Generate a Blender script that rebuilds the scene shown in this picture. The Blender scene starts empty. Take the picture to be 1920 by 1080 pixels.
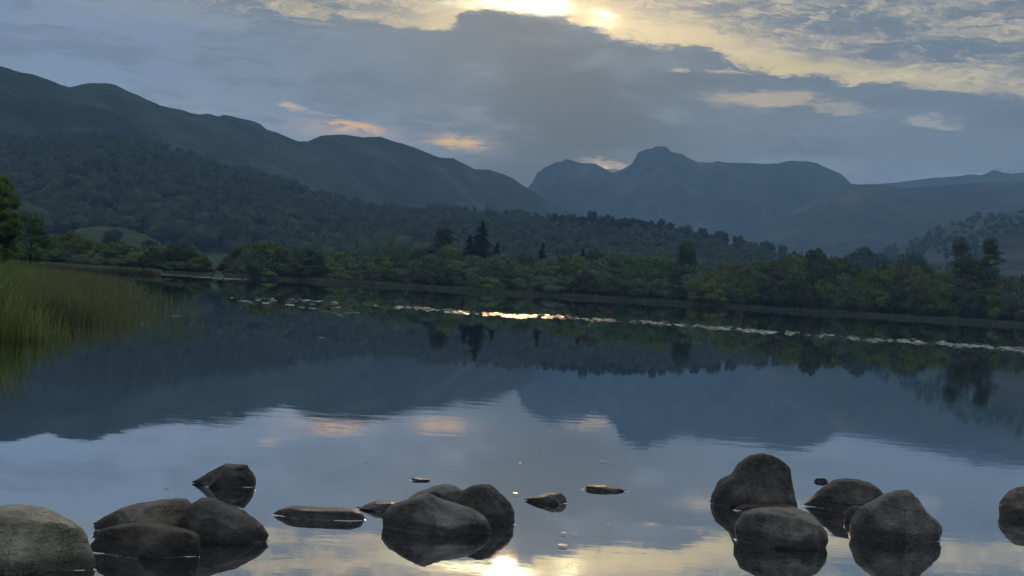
import bpy, math, random
import numpy as np
from mathutils import Vector, Matrix, noise as mnoise

random.seed(7)
rng = np.random.default_rng(11)
C = bpy.context.scene.collection
scene = bpy.context.scene

# ---------------------------------------------------------------- camera
F = 2400.0                 # focal length in pixels of a 1920 wide frame
ROLL = math.radians(3.6)
EYE = 1.6
cr, sr = math.cos(ROLL), math.sin(ROLL)

def uv(px, py):
    """direction (x/y, z/y) of a point of the view, the roll of the camera taken out"""
    cx, cy = (px - 960) / F, (540 - py) / F
    return cx * cr - cy * sr, cx * sr + cy * cr

def at(px, py, D):
    u, v = uv(px, py)
    return Vector((u * D, D, EYE + v * D))

def px_of(u, v=0.0):
    return 960 + F * (u * cr + v * sr)

cam_data = bpy.data.cameras.new('camera')
cam_data.sensor_width = 36.0
cam_data.lens = 36.0 * F / 1920
cam_data.clip_start = 0.1
cam_data.clip_end = 60000
cam = bpy.data.objects.new('camera', cam_data)
C.objects.link(cam)
cam.matrix_world = Matrix(((cr, -sr, 0, 0), (0, 0, -1, 0), (sr, cr, 0, EYE), (0, 0, 0, 1)))
scene.camera = cam

# ---------------------------------------------------------------- node helper
class S:
    """a socket with arithmetic"""
    def __init__(self, nt, sock): self.nt, self.s = nt, sock
    def _m(self, op, *a, clamp=False):
        n = self.nt.nodes.new('ShaderNodeMath'); n.operation = op; n.use_clamp = clamp
        for i, v in enumerate(a):
            if isinstance(v, S): self.nt.links.new(v.s, n.inputs[i])
            else: n.inputs[i].default_value = float(v)
        return S(self.nt, n.outputs[0])
    def __add__(s, o): return s._m('ADD', s, o)
    __radd__ = __add__
    def __sub__(s, o): return s._m('SUBTRACT', s, o)
    def __rsub__(s, o): return s._m('SUBTRACT', o, s)
    def __mul__(s, o): return s._m('MULTIPLY', s, o)
    __rmul__ = __mul__
    def __truediv__(s, o): return s._m('DIVIDE', s, o)
    def __neg__(s): return s._m('MULTIPLY', s, -1)
    def exp(s): return s._m('EXPONENT', s)
    def pow(s, p): return s._m('POWER', s, p)
    def sat(s): return s._m('ADD', s, 0, clamp=True)
    def mn(s, o): return s._m('MINIMUM', s, o)
    def mx(s, o): return s._m('MAXIMUM', s, o)
    def ramp(s, a, b):     # smoothstep from a to b
        n = s.nt.nodes.new('ShaderNodeMapRange'); n.interpolation_type = 'SMOOTHSTEP'
        s.nt.links.new(s.s, n.inputs[0])
        lo, hi, t0, t1 = (a, b, 0, 1) if a < b else (b, a, 1, 0)
        n.inputs[1].default_value = lo; n.inputs[2].default_value = hi
        n.inputs[3].default_value = t0; n.inputs[4].default_value = t1
        return S(s.nt, n.outputs[0])

def node(nt, kind, **kw):
    n = nt.nodes.new(kind)
    for k, v in kw.items():
        if hasattr(n, k): setattr(n, k, v)
        elif isinstance(v, S): nt.links.new(v.s, n.inputs[k])
        elif isinstance(v, bpy.types.NodeSocket): nt.links.new(v, n.inputs[k])
        else: n.inputs[k].default_value = v
    return n

def inp(nt, n, k, v):
    if isinstance(v, S): nt.links.new(v.s, n.inputs[k])
    elif isinstance(v, bpy.types.NodeSocket): nt.links.new(v, n.inputs[k])
    else: n.inputs[k].default_value = v

def comb(nt, x, y, z=0.0):
    n = nt.nodes.new('ShaderNodeCombineXYZ')
    for i, v in enumerate((x, y, z)): inp(nt, n, i, v)
    return n.outputs[0]

def fbm(nt, vec, scale, detail=5, rough=0.55, dist=0.0):
    n = nt.nodes.new('ShaderNodeTexNoise')
    nt.links.new(vec, n.inputs['Vector'])
    n.inputs['Scale'].default_value = scale; n.inputs['Detail'].default_value = detail
    n.inputs['Roughness'].default_value = rough; n.inputs['Distortion'].default_value = dist
    return S(nt, n.outputs['Fac'])

def mixc(nt, f, a, b):
    n = nt.nodes.new('ShaderNodeMix'); n.data_type = 'RGBA'; n.clamp_factor = True
    inp(nt, n, 0, f)
    for i, v in ((6, a), (7, b)):
        if isinstance(v, tuple): n.inputs[i].default_value = (*v[:3], 1)
        else: inp(nt, n, i, v)
    return n.outputs[2]

def addc(nt, f, a, b):
    n = nt.nodes.new('ShaderNodeMix'); n.data_type = 'RGBA'; n.blend_type = 'ADD'; n.clamp_factor = False
    inp(nt, n, 0, f)
    for i, v in ((6, a), (7, b)):
        if isinstance(v, tuple): n.inputs[i].default_value = (*v[:3], 1)
        else: inp(nt, n, i, v)
    return n.outputs[2]

def lin(r, g, b):
    f = lambda c: (c / 255 / 12.92) if c / 255 <= 0.04045 else ((c / 255 + 0.055) / 1.055) ** 2.4
    return (f(r), f(g), f(b))

# ---------------------------------------------------------------- world: evening cloud over the lake
def azel(px, py):
    u, v = uv(px, py)
    return math.atan(u), math.atan(v / math.hypot(1, u))

SUN_AZ, SUN_EL = azel(1012, 6)
world = bpy.data.worlds.new('World')
scene.world = world
world.use_nodes = True
nt = world.node_tree
nt.nodes.clear()
tc = nt.nodes.new('ShaderNodeTexCoord')
sep = nt.nodes.new('ShaderNodeSeparateXYZ')
nt.links.new(tc.outputs['Generated'], sep.inputs[0])
X, Y, Z = (S(nt, sep.outputs[i]) for i in range(3))
az = X._m('ARCTAN2', X, Y)
el = Z._m('ARCSINE', Z)
flat = comb(nt, az, el * 3.2, 0.0)
w1 = (fbm(nt, flat, 7.0, 4, 0.5) - 0.5)
w2 = (fbm(nt, comb(nt, az, el * 3.2, 3.7), 7.0, 4, 0.5) - 0.5)
f1 = (fbm(nt, comb(nt, az, el * 4.0, 8.1), 26.0, 6, 0.6) - 0.5)
f2 = (fbm(nt, comb(nt, az, el * 4.0, 5.3), 26.0, 6, 0.6) - 0.5)
A = az + w1 * 0.05 + f1 * 0.034          # warped azimuth and elevation
E = el + w2 * 0.016 + f2 * 0.019
streak = fbm(nt, comb(nt, A, E * 5.0, 1.3), 11.0, 9, 0.68, 0.3)
soft = fbm(nt, comb(nt, A, E * 3.0, 6.4), 5.0, 4, 0.5)

fine = (fbm(nt, comb(nt, A, E * 3.6, 2.2), 34.0, 9, 0.75, 0.3) - 0.5)
def fcurve(nt, x, lo, hi, pts, ylo, yhi):
    """a curve through pts, for x between lo and hi"""
    n = nt.nodes.new('ShaderNodeFloatCurve')
    cm = n.mapping; c = cm.curves[0]
    cm.clip_min_x = 0; cm.clip_max_x = 1
    pts = sorted(((px - lo) / (hi - lo), (py - ylo) / (yhi - ylo)) for px, py in pts)
    while len(c.points) < len(pts): c.points.new(0.5, 0.5)
    for p, q in zip(c.points, pts): p.location = q; p.handle_type = 'AUTO_CLAMPED'
    cm.update()
    xn = (x - lo) / (hi - lo)
    nt.links.new(xn.sat().s, n.inputs['Value'])
    return S(nt, n.outputs[0]) * (yhi - ylo) + ylo

# lower edge of the bright broken cloud, upper edge of the grey bank
edge_px = [(-300, -60), (0, -45), (300, 2), (440, 18), (560, 34), (640, 44), (760, 48), (850, 46), (880, 18), (960, 20), (1040, 34), (1100, 58),
           (1200, 82), (1320, 95), (1420, 122), (1480, 140), (1560, 146), (1700, 165), (1920, 188), (2200, 200)]
edge = fcurve(nt, A, -0.6, 0.6, [azel(x, y) for x, y in edge_px], 0.0, 0.4)
dE = E - edge + fine * 0.030
wisp = (fbm(nt, comb(nt, A, E * 4.0, 7.7), 75.0, 6, 0.6, 0.2) - 0.5)
bright = dE.ramp(-0.004, 0.010)
edgelit = dE.ramp(-0.002, 0.004) * dE.ramp(0.030, 0.006)

sky = nt.nodes.new('ShaderNodeTexSky')
sky.sky_type = 'NISHITA'
sky.sun_disc = False
sky.sun_elevation = SUN_EL
sky.sun_rotation = SUN_AZ
nish = nt.nodes.new('ShaderNodeVectorMath'); nish.operation = 'SCALE'
nt.links.new(sky.outputs[0], nish.inputs[0]); nish.inputs['Scale'].default_value = 0.05

LOW, MID, HIGH = lin(114, 138, 164), lin(118, 136, 152), lin(128, 140, 150)
col = mixc(nt, el.ramp(0.06, 0.15), LOW, MID)
col = mixc(nt, el.ramp(0.14, 0.22), col, HIGH)
col = mixc(nt, az.ramp(-0.02, -0.34) * 0.75, col, lin(144, 163, 186))
col = mixc(nt, (-((az - 0.04) * (az - 0.04)) / 0.012).exp() * 0.9, col, lin(90, 108, 122))
col = mixc(nt, soft.ramp(0.48, 0.66) * 0.45, col, lin(150, 164, 180))
col = mixc(nt, (fine * 1.0 + soft - 0.5).ramp(0.0, 0.25) * 0.22, col, lin(158, 168, 178))
col = mixc(nt, (streak + fine * 0.5).ramp(0.55, 0.34) * 0.34, col, lin(94, 110, 128))

CREAM = mixc(nt, az.ramp(0.0, 0.3), lin(206, 187, 162), lin(184, 177, 168))
GREY = lin(128, 140, 150)
broken = 0.5 + (streak - 0.5) * 1.0 + f1 * 0.5 + (soft - 0.5) * 0.4 + fine * 0.9
bcol = mixc(nt, broken.ramp(0.41, 0.55), GREY, CREAM)
bcol = mixc(nt, (wisp * 0.8 + fine).ramp(-0.02, 0.16) * 0.60, bcol, lin(148, 148, 146))
bcol = mixc(nt, (fine - wisp).ramp(0.03, 0.2) * 0.45, bcol, lin(236, 213, 178))
bcol = mixc(nt, az.ramp(-0.18, -0.38) * 0.7, bcol, lin(160, 168, 178))
col = mixc(nt, bright, col, bcol)
col = mixc(nt, edgelit * az.ramp(-0.16, -0.02) * az.ramp(0.5, 0.1) * 0.75, col, lin(255, 226, 172))

def blob(px, py, sx, sy, rag=0.0, tilt=0.0):
    a0, e0 = azel(px, py)
    da, de = A - a0, E - e0
    de2 = de + da * tilt
    g = (-(da * da) / (2 * (sx / F) ** 2) - (de2 * de2) / (2 * (sy / F) ** 2)).exp()
    if rag: g = g * (0.55 + ((streak - 0.5) * 1.6 + fine * 2.2 + wisp * 3.0) * rag + 0.25).sat() ; g = g.ramp(0.12, 0.75)
    return g

# grey-blue clouds lying in the bright part
for px, py, sx, sy, k in ((1760, 92, 120, 22, .95), (1640, 45, 90, 13, .9), (1480, 42, 60, 9, .6), (1560, 92, 70, 12, .45), (1360, 55, 40, 8, .45),
                          (1250, 20, 50, 7, .5), (1900, 10, 60, 8, .6), (1130, -4, 60, 7, .9), (930, -22, 140, 12, .8), (640, 5, 120, 5, .4), (1740, 218, 60, 9, .3)):
    col = mixc(nt, blob(px, py, sx, sy, 0.9) * k, col, lin(118, 134, 150))
# gaps in the grey bank with warm light behind
for px, py, sx, sy, k, c in ((1440, 183, 85, 13, .75, (205, 185, 160)), (1570, 200, 50, 8, .5, (196, 184, 168)), (1735, 232, 34, 6, .5, (190, 186, 178)),
                             (1260, 131, 16, 3, .8, (214, 194, 160)), (1360, 131, 38, 4, .8, (210, 190, 160)), (1490, 120, 60, 7, .7, (232, 204, 150)),
                             (668, 240, 34, 9, 1.0, (255, 196, 138)), (640, 246, 90, 14, .45, (190, 172, 165)), (858, 267, 34, 7, 1.0, (255, 200, 140)), (860, 268, 70, 12, .4, (180, 165, 160)),
                             (553, 203, 16, 5, .8, (214, 190, 170)), (1148, 303, 46, 7, .75, (200, 178, 162)), (1120, 308, 10, 4, .8, (250, 220, 180)),
                             (610, 215, 26, 4, .4, (190, 185, 185)), (300, 22, 200, 16, .35, (168, 172, 172))):
    col = mixc(nt, blob(px, py, sx, sy, 0.8) * k, col, lin(*c))
# the low sun behind the edge of the bank
su, sv = SUN_AZ, SUN_EL
def glow(px, py, sx, sy):
    a0, e0 = azel(px, py)
    da, de = az - a0, el - e0
    return (-(da * da) / (2 * (sx / F) ** 2) - (de * de) / (2 * (sy / F) ** 2)).exp()
thin = dE.ramp(-0.006, 0.006)
col = addc(nt, glow(1060, 20, 150, 55) * (thin * 0.9 + 0.06), col, (0.52, 0.31, 0.11))
col = addc(nt, glow(1010, 8, 240, 120) * 0.10, col, (1.0, 0.75, 0.42))
col = addc(nt, glow(955, 11, 66, 7) * thin * (0.7 + wisp * 4.0).mx(0.1), col, (2.6, 2.1, 1.1))
col = addc(nt, glow(1014, 8, 24, 10) * (thin * 0.85 + 0.15), col, (6.5, 5.5, 3.8))
col = addc(nt, glow(1130, 35, 17, 9) * thin * (0.8 + wisp * 5.0).mx(0.1), col, (2.0, 1.6, 0.85))
# the valley haze thins the contrast of the low sky, so the clouds themselves are that much stronger
T = (-(el._m("DIVIDE", 0.152, el.mx(0.02)))).exp().mx(0.22)
vm = nt.nodes.new('ShaderNodeVectorMath'); vm.operation = 'SUBTRACT'; nt.links.new(col, vm.inputs[0])
air = nt.nodes.new('ShaderNodeVectorMath'); air.operation = 'SCALE'; air.inputs[0].default_value = (0.068, 0.132, 0.224); nt.links.new((1 - T).s, air.inputs['Scale'])
nt.links.new(air.outputs[0], vm.inputs[1])
vd = nt.nodes.new('ShaderNodeVectorMath'); vd.operation = 'SCALE'; nt.links.new(vm.outputs[0], vd.inputs[0]); nt.links.new(T._m("DIVIDE", 1.0, T).s, vd.inputs['Scale'])
vx = nt.nodes.new('ShaderNodeVectorMath'); vx.operation = 'MAXIMUM'; nt.links.new(vd.outputs[0], vx.inputs[0]); vx.inputs[1].default_value = (0.02, 0.02, 0.02)
vt = nt.nodes.new('ShaderNodeVectorMath'); vt.operation = 'MULTIPLY'; nt.links.new(vx.outputs[0], vt.inputs[0]); vt.inputs[1].default_value = (0.69, 0.76, 0.85)
col = vt.outputs[0]
# overhead: even evening overcast, a little of the clear sky shows through
over = mixc(nt, soft.ramp(0.35, 0.65), (0.72, 0.83, 1.0), (0.92, 0.96, 1.0))
col = mixc(nt, el.ramp(0.24, 0.45), col, over)
east = Y.ramp(0.15, -0.5) * el.ramp(0.75, 0.25)  # unseen low sky behind the camera, darkened to shade faces turned this way
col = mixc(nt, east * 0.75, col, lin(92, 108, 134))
col = mixc(nt, 0.06, col, nish.outputs[0])
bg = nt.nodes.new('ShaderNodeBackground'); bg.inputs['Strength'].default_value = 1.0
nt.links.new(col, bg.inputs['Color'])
wo = nt.nodes.new('ShaderNodeOutputWorld')
nt.links.new(bg.outputs[0], wo.inputs['Surface'])
world.cycles.sampling_method = 'MANUAL'
world.cycles.sample_map_resolution = 2048

# ---------------------------------------------------------------- sun, exposure, renderer
sd = bpy.data.lights.new('sun', 'SUN')
sd.energy = 0.55; sd.angle = math.radians(1.2); sd.color = (1.0, 0.62, 0.28)
sun = bpy.data.objects.new('sun', sd); C.objects.link(sun)
sdir = Vector((math.sin(SUN_AZ) * math.cos(SUN_EL), math.cos(SUN_AZ) * math.cos(SUN_EL), math.sin(SUN_EL)))
sun.rotation_euler = sdir.to_track_quat('Z', 'Y').to_euler()
vs = scene.view_settings
vs.view_transform = 'Standard'; vs.look = 'None'; vs.exposure = 0.0; vs.gamma = 1.0; vs.use_curve_mapping = False
scene.render.engine = 'CYCLES'
cy = scene.cycles
cy.use_denoising = True
cy.max_bounces = 6; cy.diffuse_bounces = 2; cy.glossy_bounces = 3; cy.transmission_bounces = 2; cy.volume_bounces = 1; cy.transparent_max_bounces = 6
cy.sample_clamp_indirect = 6.0; cy.sample_clamp_direct = 0.0
cy.caustics_reflective = False; cy.caustics_refractive = False

# ---------------------------------------------------------------- mesh and tag helpers
def mesh(name, V, Fc, smooth=False):
    """V (n,3) and faces (m,3) or (m,4) as arrays"""
    V = np.asarray(V, dtype=np.float32); Fc = np.asarray(Fc, dtype=np.int32)
    me = bpy.data.meshes.new(name)
    k = Fc.shape[1]
    me.vertices.add(len(V)); me.vertices.foreach_set('co', V.ravel())
    me.loops.add(Fc.size); me.loops.foreach_set('vertex_index', Fc.ravel())
    me.polygons.add(len(Fc))
    me.polygons.foreach_set('loop_start', np.arange(0, Fc.size, k, dtype=np.int32))
    me.update(calc_edges=True)
    if smooth: me.polygons.foreach_set('use_smooth', np.ones(len(Fc), dtype=bool))
    me.validate()
    return me

def obj(name, me, m, parent=None, loc=None):
    o = bpy.data.objects.new(name, me); C.objects.link(o)
    if m is not None and not me.materials: me.materials.append(m)
    if parent is not None: o.parent = parent
    if loc is not None: o.location = loc
    return o

def tag(o, label=None, cat=None, group=None, kind=None):
    if label: o['label'] = label
    if cat: o['category'] = cat
    if group: o['group'] = group
    if kind: o['kind'] = kind
    return o

def merge(parts):
    Vs, Fs, n = [], [], 0
    for v, f in parts:
        Vs.append(v); Fs.append(np.asarray(f) + n); n += len(v)
    return np.concatenate(Vs), np.concatenate(Fs)

_h = rng.random((64, 64, 64)).astype(np.float32)
def vnoise(P):
    P = np.asarray(P, dtype=np.float64)
    i = np.floor(P).astype(int); f = P - i; f = f * f * (3 - 2 * f)
    r = 0
    for dx in (0, 1):
        for dy in (0, 1):
            for dz in (0, 1):
                w = (f[..., 0] if dx else 1 - f[..., 0]) * (f[..., 1] if dy else 1 - f[..., 1]) * (f[..., 2] if dz else 1 - f[..., 2])
                r = r + w * _h[(i[..., 0] + dx) % 64, (i[..., 1] + dy) % 64, (i[..., 2] + dz) % 64]
    return r
def fnoise(P, oct=4, rough=0.5):
    a, s, r, t = 1.0, 1.0, 0.0, 0.0
    for k in range(oct):
        r = r + a * (vnoise(np.asarray(P) * s + 17.3 * k) - 0.5); t += a; a *= rough; s *= 2.03
    return r / t * 2          # about -1..1
def rnoise(P, oct=4):
    a, s, r, t = 1.0, 1.0, 0.0, 0.0
    for k in range(oct):
        r = r + a * (1 - np.abs(vnoise(np.asarray(P) * s + 9.1 * k) * 2 - 1)); t += a; a *= 0.5; s *= 2.1
    return r / t              # 0..1

import bmesh
def ico(sub):
    bm = bmesh.new(); bmesh.ops.create_icosphere(bm, subdivisions=sub, radius=1.0)
    V = np.array([v.co[:] for v in bm.verts]); Fc = np.array([[v.index for v in f.verts] for f in bm.faces]); bm.free()
    return V, Fc
ICO = {s: ico(s) for s in (1, 2, 3, 5, 6)}

# ---------------------------------------------------------------- materials
def material(name):
    m = bpy.data.materials.new(name); m.use_nodes = True
    m.node_tree.nodes.clear()
    return m, m.node_tree

def out(nt, sh, disp=None):
    o = nt.nodes.new('ShaderNodeOutputMaterial'); nt.links.new(sh, o.inputs['Surface'])
    return o

def bump(nt, h, strength=0.5, dist=0.05):
    b = nt.nodes.new('ShaderNodeBump'); b.inputs['Strength'].default_value = strength; b.inputs['Distance'].default_value = dist
    inp(nt, b, 'Height', h); return b.outputs[0]

def mat_leaf(name, a, b, c, scale, trans=0.22, vary=0.5):
    """foliage: a main tone, b lighter, c tint of single plants"""
    m, nt = material(name)
    g = nt.nodes.new('ShaderNodeNewGeometry')
    oi = nt.nodes.new('ShaderNodeObjectInfo')
    n1 = fbm(nt, g.outputs['Position'], scale, 3)
    col = mixc(nt, n1.ramp(0.35, 0.68), a, b)
    rnd = S(nt, g.outputs['Random Per Island'])
    col = mixc(nt, rnd * 0.35, col, tuple(x * 0.55 for x in a))
    if scale < .1:
        big = fbm(nt, g.outputs['Position'], .006, 4, .6)
        col = mixc(nt, big.ramp(.40, .62) * .75, tuple(x * .6 for x in a), col)
        col = mixc(nt, fbm(nt, g.outputs['Position'], .11, 2).ramp(.52, .66) * .6, col, tuple(x * 1.25 for x in b))
    rr = S(nt, oi.outputs['Random'])
    col = mixc(nt, rr.ramp(0.35, 1.0) * vary, col, c)
    d = node(nt, 'ShaderNodeBsdfDiffuse'); nt.links.new(col, d.inputs['Color'])
    t = node(nt, 'ShaderNodeBsdfTranslucent'); nt.links.new(col, t.inputs['Color'])
    mx = nt.nodes.new('ShaderNodeMixShader'); mx.inputs[0].default_value = trans
    nt.links.new(d.outputs[0], mx.inputs[1]); nt.links.new(t.outputs[0], mx.inputs[2])
    out(nt, mx.outputs[0]); return m

def mat_ground(name, stops, scale, rough=0.9, bs=0.0, bd=1.0):
    m, nt = material(name)
    g = nt.nodes.new('ShaderNodeNewGeometry')
    n1 = fbm(nt, g.outputs['Position'], scale, 6, 0.6)
    n2 = fbm(nt, g.outputs['Position'], scale * 5.3, 5, 0.65)
    f = n1 * 0.65 + n2 * 0.35
    col = mixc(nt, f.ramp(0.36, 0.55), stops[0], stops[1])
    col = mixc(nt, f.ramp(0.50, 0.66), col, stops[2])
    p = nt.nodes.new('ShaderNodeBsdfDiffuse')
    nt.links.new(col, p.inputs['Color'])
    if bs: nt.links.new(bump(nt, n2, bs, bd), p.inputs['Normal'])
    out(nt, p.outputs[0]); return m

M = {}
M['far'] = mat_ground('bare fell grass', ((.018, .026, .014), (.050, .060, .034), (.14, .135, .11)), .0026, bs=1, bd=60)
M['fell'] = mat_ground('heather and bracken', ((.018, .026, .020), (.044, .056, .040), (.095, .098, .082)), .006, bs=1, bd=30)
M['wood_floor'] = mat_ground('woodland floor', ((.018, .028, .016), (.030, .045, .022), (.042, .055, .030)), .02)
M['pasture'] = mat_ground('pasture', ((.030, .044, .026), (.052, .066, .036), (.075, .085, .048)), .05, bs=.5, bd=2)
M['slope'] = mat_ground('rough pasture', ((.030, .044, .030), (.050, .066, .042), (.070, .084, .056)), .012, bs=.4, bd=4)
M['ground'] = mat_ground('lakeside ground', ((.030, .036, .020), (.060, .066, .036), (.10, .10, .06)), .08)
M['leaf_olive'] = mat_leaf('olive foliage', (.056, .086, .032), (.130, .168, .052), (.150, .16, .060), .35)
M['leaf_green'] = mat_leaf('green foliage', (.054, .092, .040), (.110, .170, .060), (.140, .18, .065), .35)
M['leaf_grey'] = mat_leaf('grey green foliage', (.074, .105, .066), (.140, .182, .108), (.115, .145, .078), .35)
M['leaf_brown'] = mat_leaf('brownish foliage', (.050, .056, .036), (.095, .100, .056), (.085, .10, .05), .35)
M['leaf_dark'] = mat_leaf('dark foliage', (.036, .060, .036), (.072, .105, .052), (.062, .09, .05), .35)
M['needle'] = mat_leaf('dark needles', (.020, .036, .024), (.038, .060, .036), (.032, .05, .03), .6, .15)
M['leaf_near'] = mat_leaf('yellowish olive leaves', (.10, .16, .045), (.23, .32, .085), (.12, .12, .04), .9, .6, .2)  # pale yellowish leaf colour, more translucent than the far foliage
M['wood_leaf'] = mat_leaf('woodland foliage', (.028, .046, .028), (.072, .102, .056), (.07, .095, .05), .035)
M['reed'] = mat_leaf('reed blades', (.105, .140, .042), (.21, .26, .085), (.2, .2, .1), 1.4, .45, .1)
M['reed_dry'] = mat_leaf('dull reed blades', (.105, .125, .055), (.19, .21, .10), (.16, .16, .08), 1.2, .4, .1)
M['sedge'] = mat_leaf('bank sedge', (.075, .088, .056), (.13, .145, .09), (.12, .13, .08), .12, .3, .1)
M['sedge_pale'] = mat_leaf('pale meadow sedge', (.10, .115, .062), (.18, .19, .10), (.16, .17, .09), .12, .3, .1)
m, nt = material('bark'); g = nt.nodes.new('ShaderNodeNewGeometry')
d = node(nt, 'ShaderNodeBsdfDiffuse'); nt.links.new(mixc(nt, fbm(nt, g.outputs['Position'], 3, 4), (.02, .017, .013), (.055, .047, .036)), d.inputs['Color'])
out(nt, d.outputs[0]); M['bark'] = m

# floating leaves: waxy, backlit
m, nt = material('waxy floating leaf'); g = nt.nodes.new('ShaderNodeNewGeometry')
p = node(nt, 'ShaderNodeBsdfPrincipled')
nt.links.new(mixc(nt, S(nt, g.outputs['Random Per Island']), (.10, .13, .06), (.22, .22, .14)), p.inputs['Base Color'])
p.inputs['Roughness'].default_value = 0.27; p.inputs['Specular IOR Level'].default_value = 0.8
p.inputs['Coat Weight'].default_value = 0.35; p.inputs['Coat Roughness'].default_value = 0.12; p.inputs['Coat IOR'].default_value = 1.8
out(nt, p.outputs[0]); M['pad'] = m

# still lake water
m, nt = material('still dark water')
g = nt.nodes.new('ShaderNodeNewGeometry')
pos = g.outputs['Position']
sp = nt.nodes.new('ShaderNodeSeparateXYZ'); nt.links.new(pos, sp.inputs[0])
wx, wy = S(nt, sp.outputs[0]), S(nt, sp.outputs[1])
v1 = comb(nt, wx * 0.55, wy, 0.0)
rip = fbm(nt, v1, 2.8, 4, 0.55) * 1.5
swell = fbm(nt, comb(nt, wx * 0.5, wy, 4.0), 0.45, 2, 0.5) * 1.3
gust = fbm(nt, comb(nt, wx, wy, 9.0), 0.09, 3, 0.5).ramp(0.42, 0.66)
b = nt.nodes.new('ShaderNodeBump'); b.inputs['Strength'].default_value = 1.0; b.inputs['Distance'].default_value = 0.0007
nt.links.new((rip * (gust * 0.8 + 0.25) * wy.ramp(70, 6).mx(0.22) + swell).s, b.inputs['Height'])
gl = node(nt, 'ShaderNodeBsdfGlossy'); gl.inputs['Roughness'].default_value = 0.013; gl.inputs['Color'].default_value = (0.94, 0.965, 1.0, 1)
nt.links.new(b.outputs[0], gl.inputs['Normal'])
df = node(nt, 'ShaderNodeBsdfDiffuse'); df.inputs['Color'].default_value = (0.012, 0.016, 0.014, 1)
fr = nt.nodes.new('ShaderNodeFresnel'); fr.inputs['IOR'].default_value = 1.33
nt.links.new(b.outputs[0], fr.inputs['Normal'])
mx = nt.nodes.new('ShaderNodeMixShader'); nt.links.new(S(nt, fr.outputs[0]).pow(0.26).s, mx.inputs[0])
nt.links.new(df.outputs[0], mx.inputs[1]); nt.links.new(gl.outputs[0], mx.inputs[2])
out(nt, mx.outputs[0]); M['water'] = m

# lakeside boulder stone
def mat_rock(name, dark, mid, pale, lichen):
    m, nt = material(name)
    g = nt.nodes.new('ShaderNodeNewGeometry'); tcn = nt.nodes.new('ShaderNodeTexCoord')
    P = tcn.outputs['Object']
    n1 = fbm(nt, P, 4.0, 6, 0.6, 0.3); n2 = fbm(nt, P, 22.0, 8, 0.7); n3 = fbm(nt, P, 90.0, 4, 0.6)
    n0 = fbm(nt, P, 1.6, 3, 0.5)
    f = n1 * 0.52 + n2 * 0.2 + n0 * 0.28
    col = mixc(nt, f.ramp(0.38, 0.55), dark, mid)
    col = mixc(nt, f.ramp(0.52, 0.68), col, pale)
    oi = nt.nodes.new('ShaderNodeObjectInfo'); orr = S(nt, oi.outputs['Random'])
    col = mixc(nt, orr.ramp(0.4, 1.0) * 0.5, col, mixc(nt, f.ramp(0.4, 0.62), tuple(x * k for x, k in zip(dark, (1.25, 1.08, .95))), tuple(x * k for x, k in zip(mid, (1.18, 1.06, .92)))))
    vo = nt.nodes.new('ShaderNodeTexVoronoi'); vo.inputs['Scale'].default_value = 14.0; nt.links.new(P, vo.inputs['Vector'])
    sn = nt.nodes.new('ShaderNodeSeparateXYZ'); nt.links.new(g.outputs['Normal'], sn.inputs[0])
    spx = nt.nodes.new('ShaderNodeSeparateXYZ'); nt.links.new(g.outputs['Position'], spx.inputs[0])
    zz = S(nt, spx.outputs[2])
    ck = nt.nodes.new('ShaderNodeTexVoronoi'); ck.feature = 'DISTANCE_TO_EDGE'; ck.inputs['Scale'].default_value = 3.2
    wv = nt.nodes.new('ShaderNodeVectorMath'); wv.operation = 'ADD'; nt.links.new(P, wv.inputs[0]); nt.links.new(comb(nt, n1 * 0.6, n2 * 0.5, n1 * -0.5), wv.inputs[1]); nt.links.new(wv.outputs[0], ck.inputs['Vector'])
    crack = S(nt, ck.outputs['Distance']).ramp(0.02, 0.0) * n1.ramp(0.45, 0.6)
    col = mixc(nt, crack * 0.8, col, tuple(x * .4 for x in dark))
    lich = (S(nt, vo.outputs['Distance']) + (n2 - 0.5) * 0.9).ramp(0.34, 0.20) * S(nt, sn.outputs[2]).ramp(-0.1, 0.6)
    col = mixc(nt, lich * lichen * n0.ramp(0.5, 0.65) * 0.55, col, tuple(min(1, x * 1.7) for x in pale))
    wet = (zz + (n1 - 0.5) * 0.06).ramp(0.115, 0.05)
    col = mixc(nt, wet * 0.8, col, tuple(x * 0.3 for x in dark))
    p = node(nt, 'ShaderNodeBsdfPrincipled'); nt.links.new(col, p.inputs['Base Color'])
    nt.links.new((0.88 - wet * 0.55).s, p.inputs['Roughness']); p.inputs['Specular IOR Level'].default_value = 0.3
    strat = fbm(nt, comb(nt, *[S(nt, o) * k for o, k in zip(_sepobj(nt, P), (1.0, 1.0, 4.5))]), 7.0, 6, 0.65)
    h = n1 * 0.6 + n2 * 0.6 + n3 * 0.10 + strat * 0.28 - crack * 0.5 + n0 * 1.2
    nt.links.new(bump(nt, h, 1.0, 0.05), p.inputs['Normal'])
    out(nt, p.outputs[0]); return m
def _sepobj(nt, P):
    s_ = nt.nodes.new('ShaderNodeSeparateXYZ'); nt.links.new(P, s_.inputs[0]); return [s_.outputs[i] for i in range(3)]
M['rock'] = mat_rock('grey boulder stone', (.080, .072, .062), (.21, .19, .162), (.40, .365, .305), .4)
M['rock_dark'] = mat_rock('dark boulder stone', (.042, .038, .034), (.105, .096, .086), (.235, .212, .185), .2)
M['rock_pale'] = mat_rock('pale lichened boulder stone', (.17, .152, .112), (.37, .335, .245), (.54, .49, .36), .5)

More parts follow.
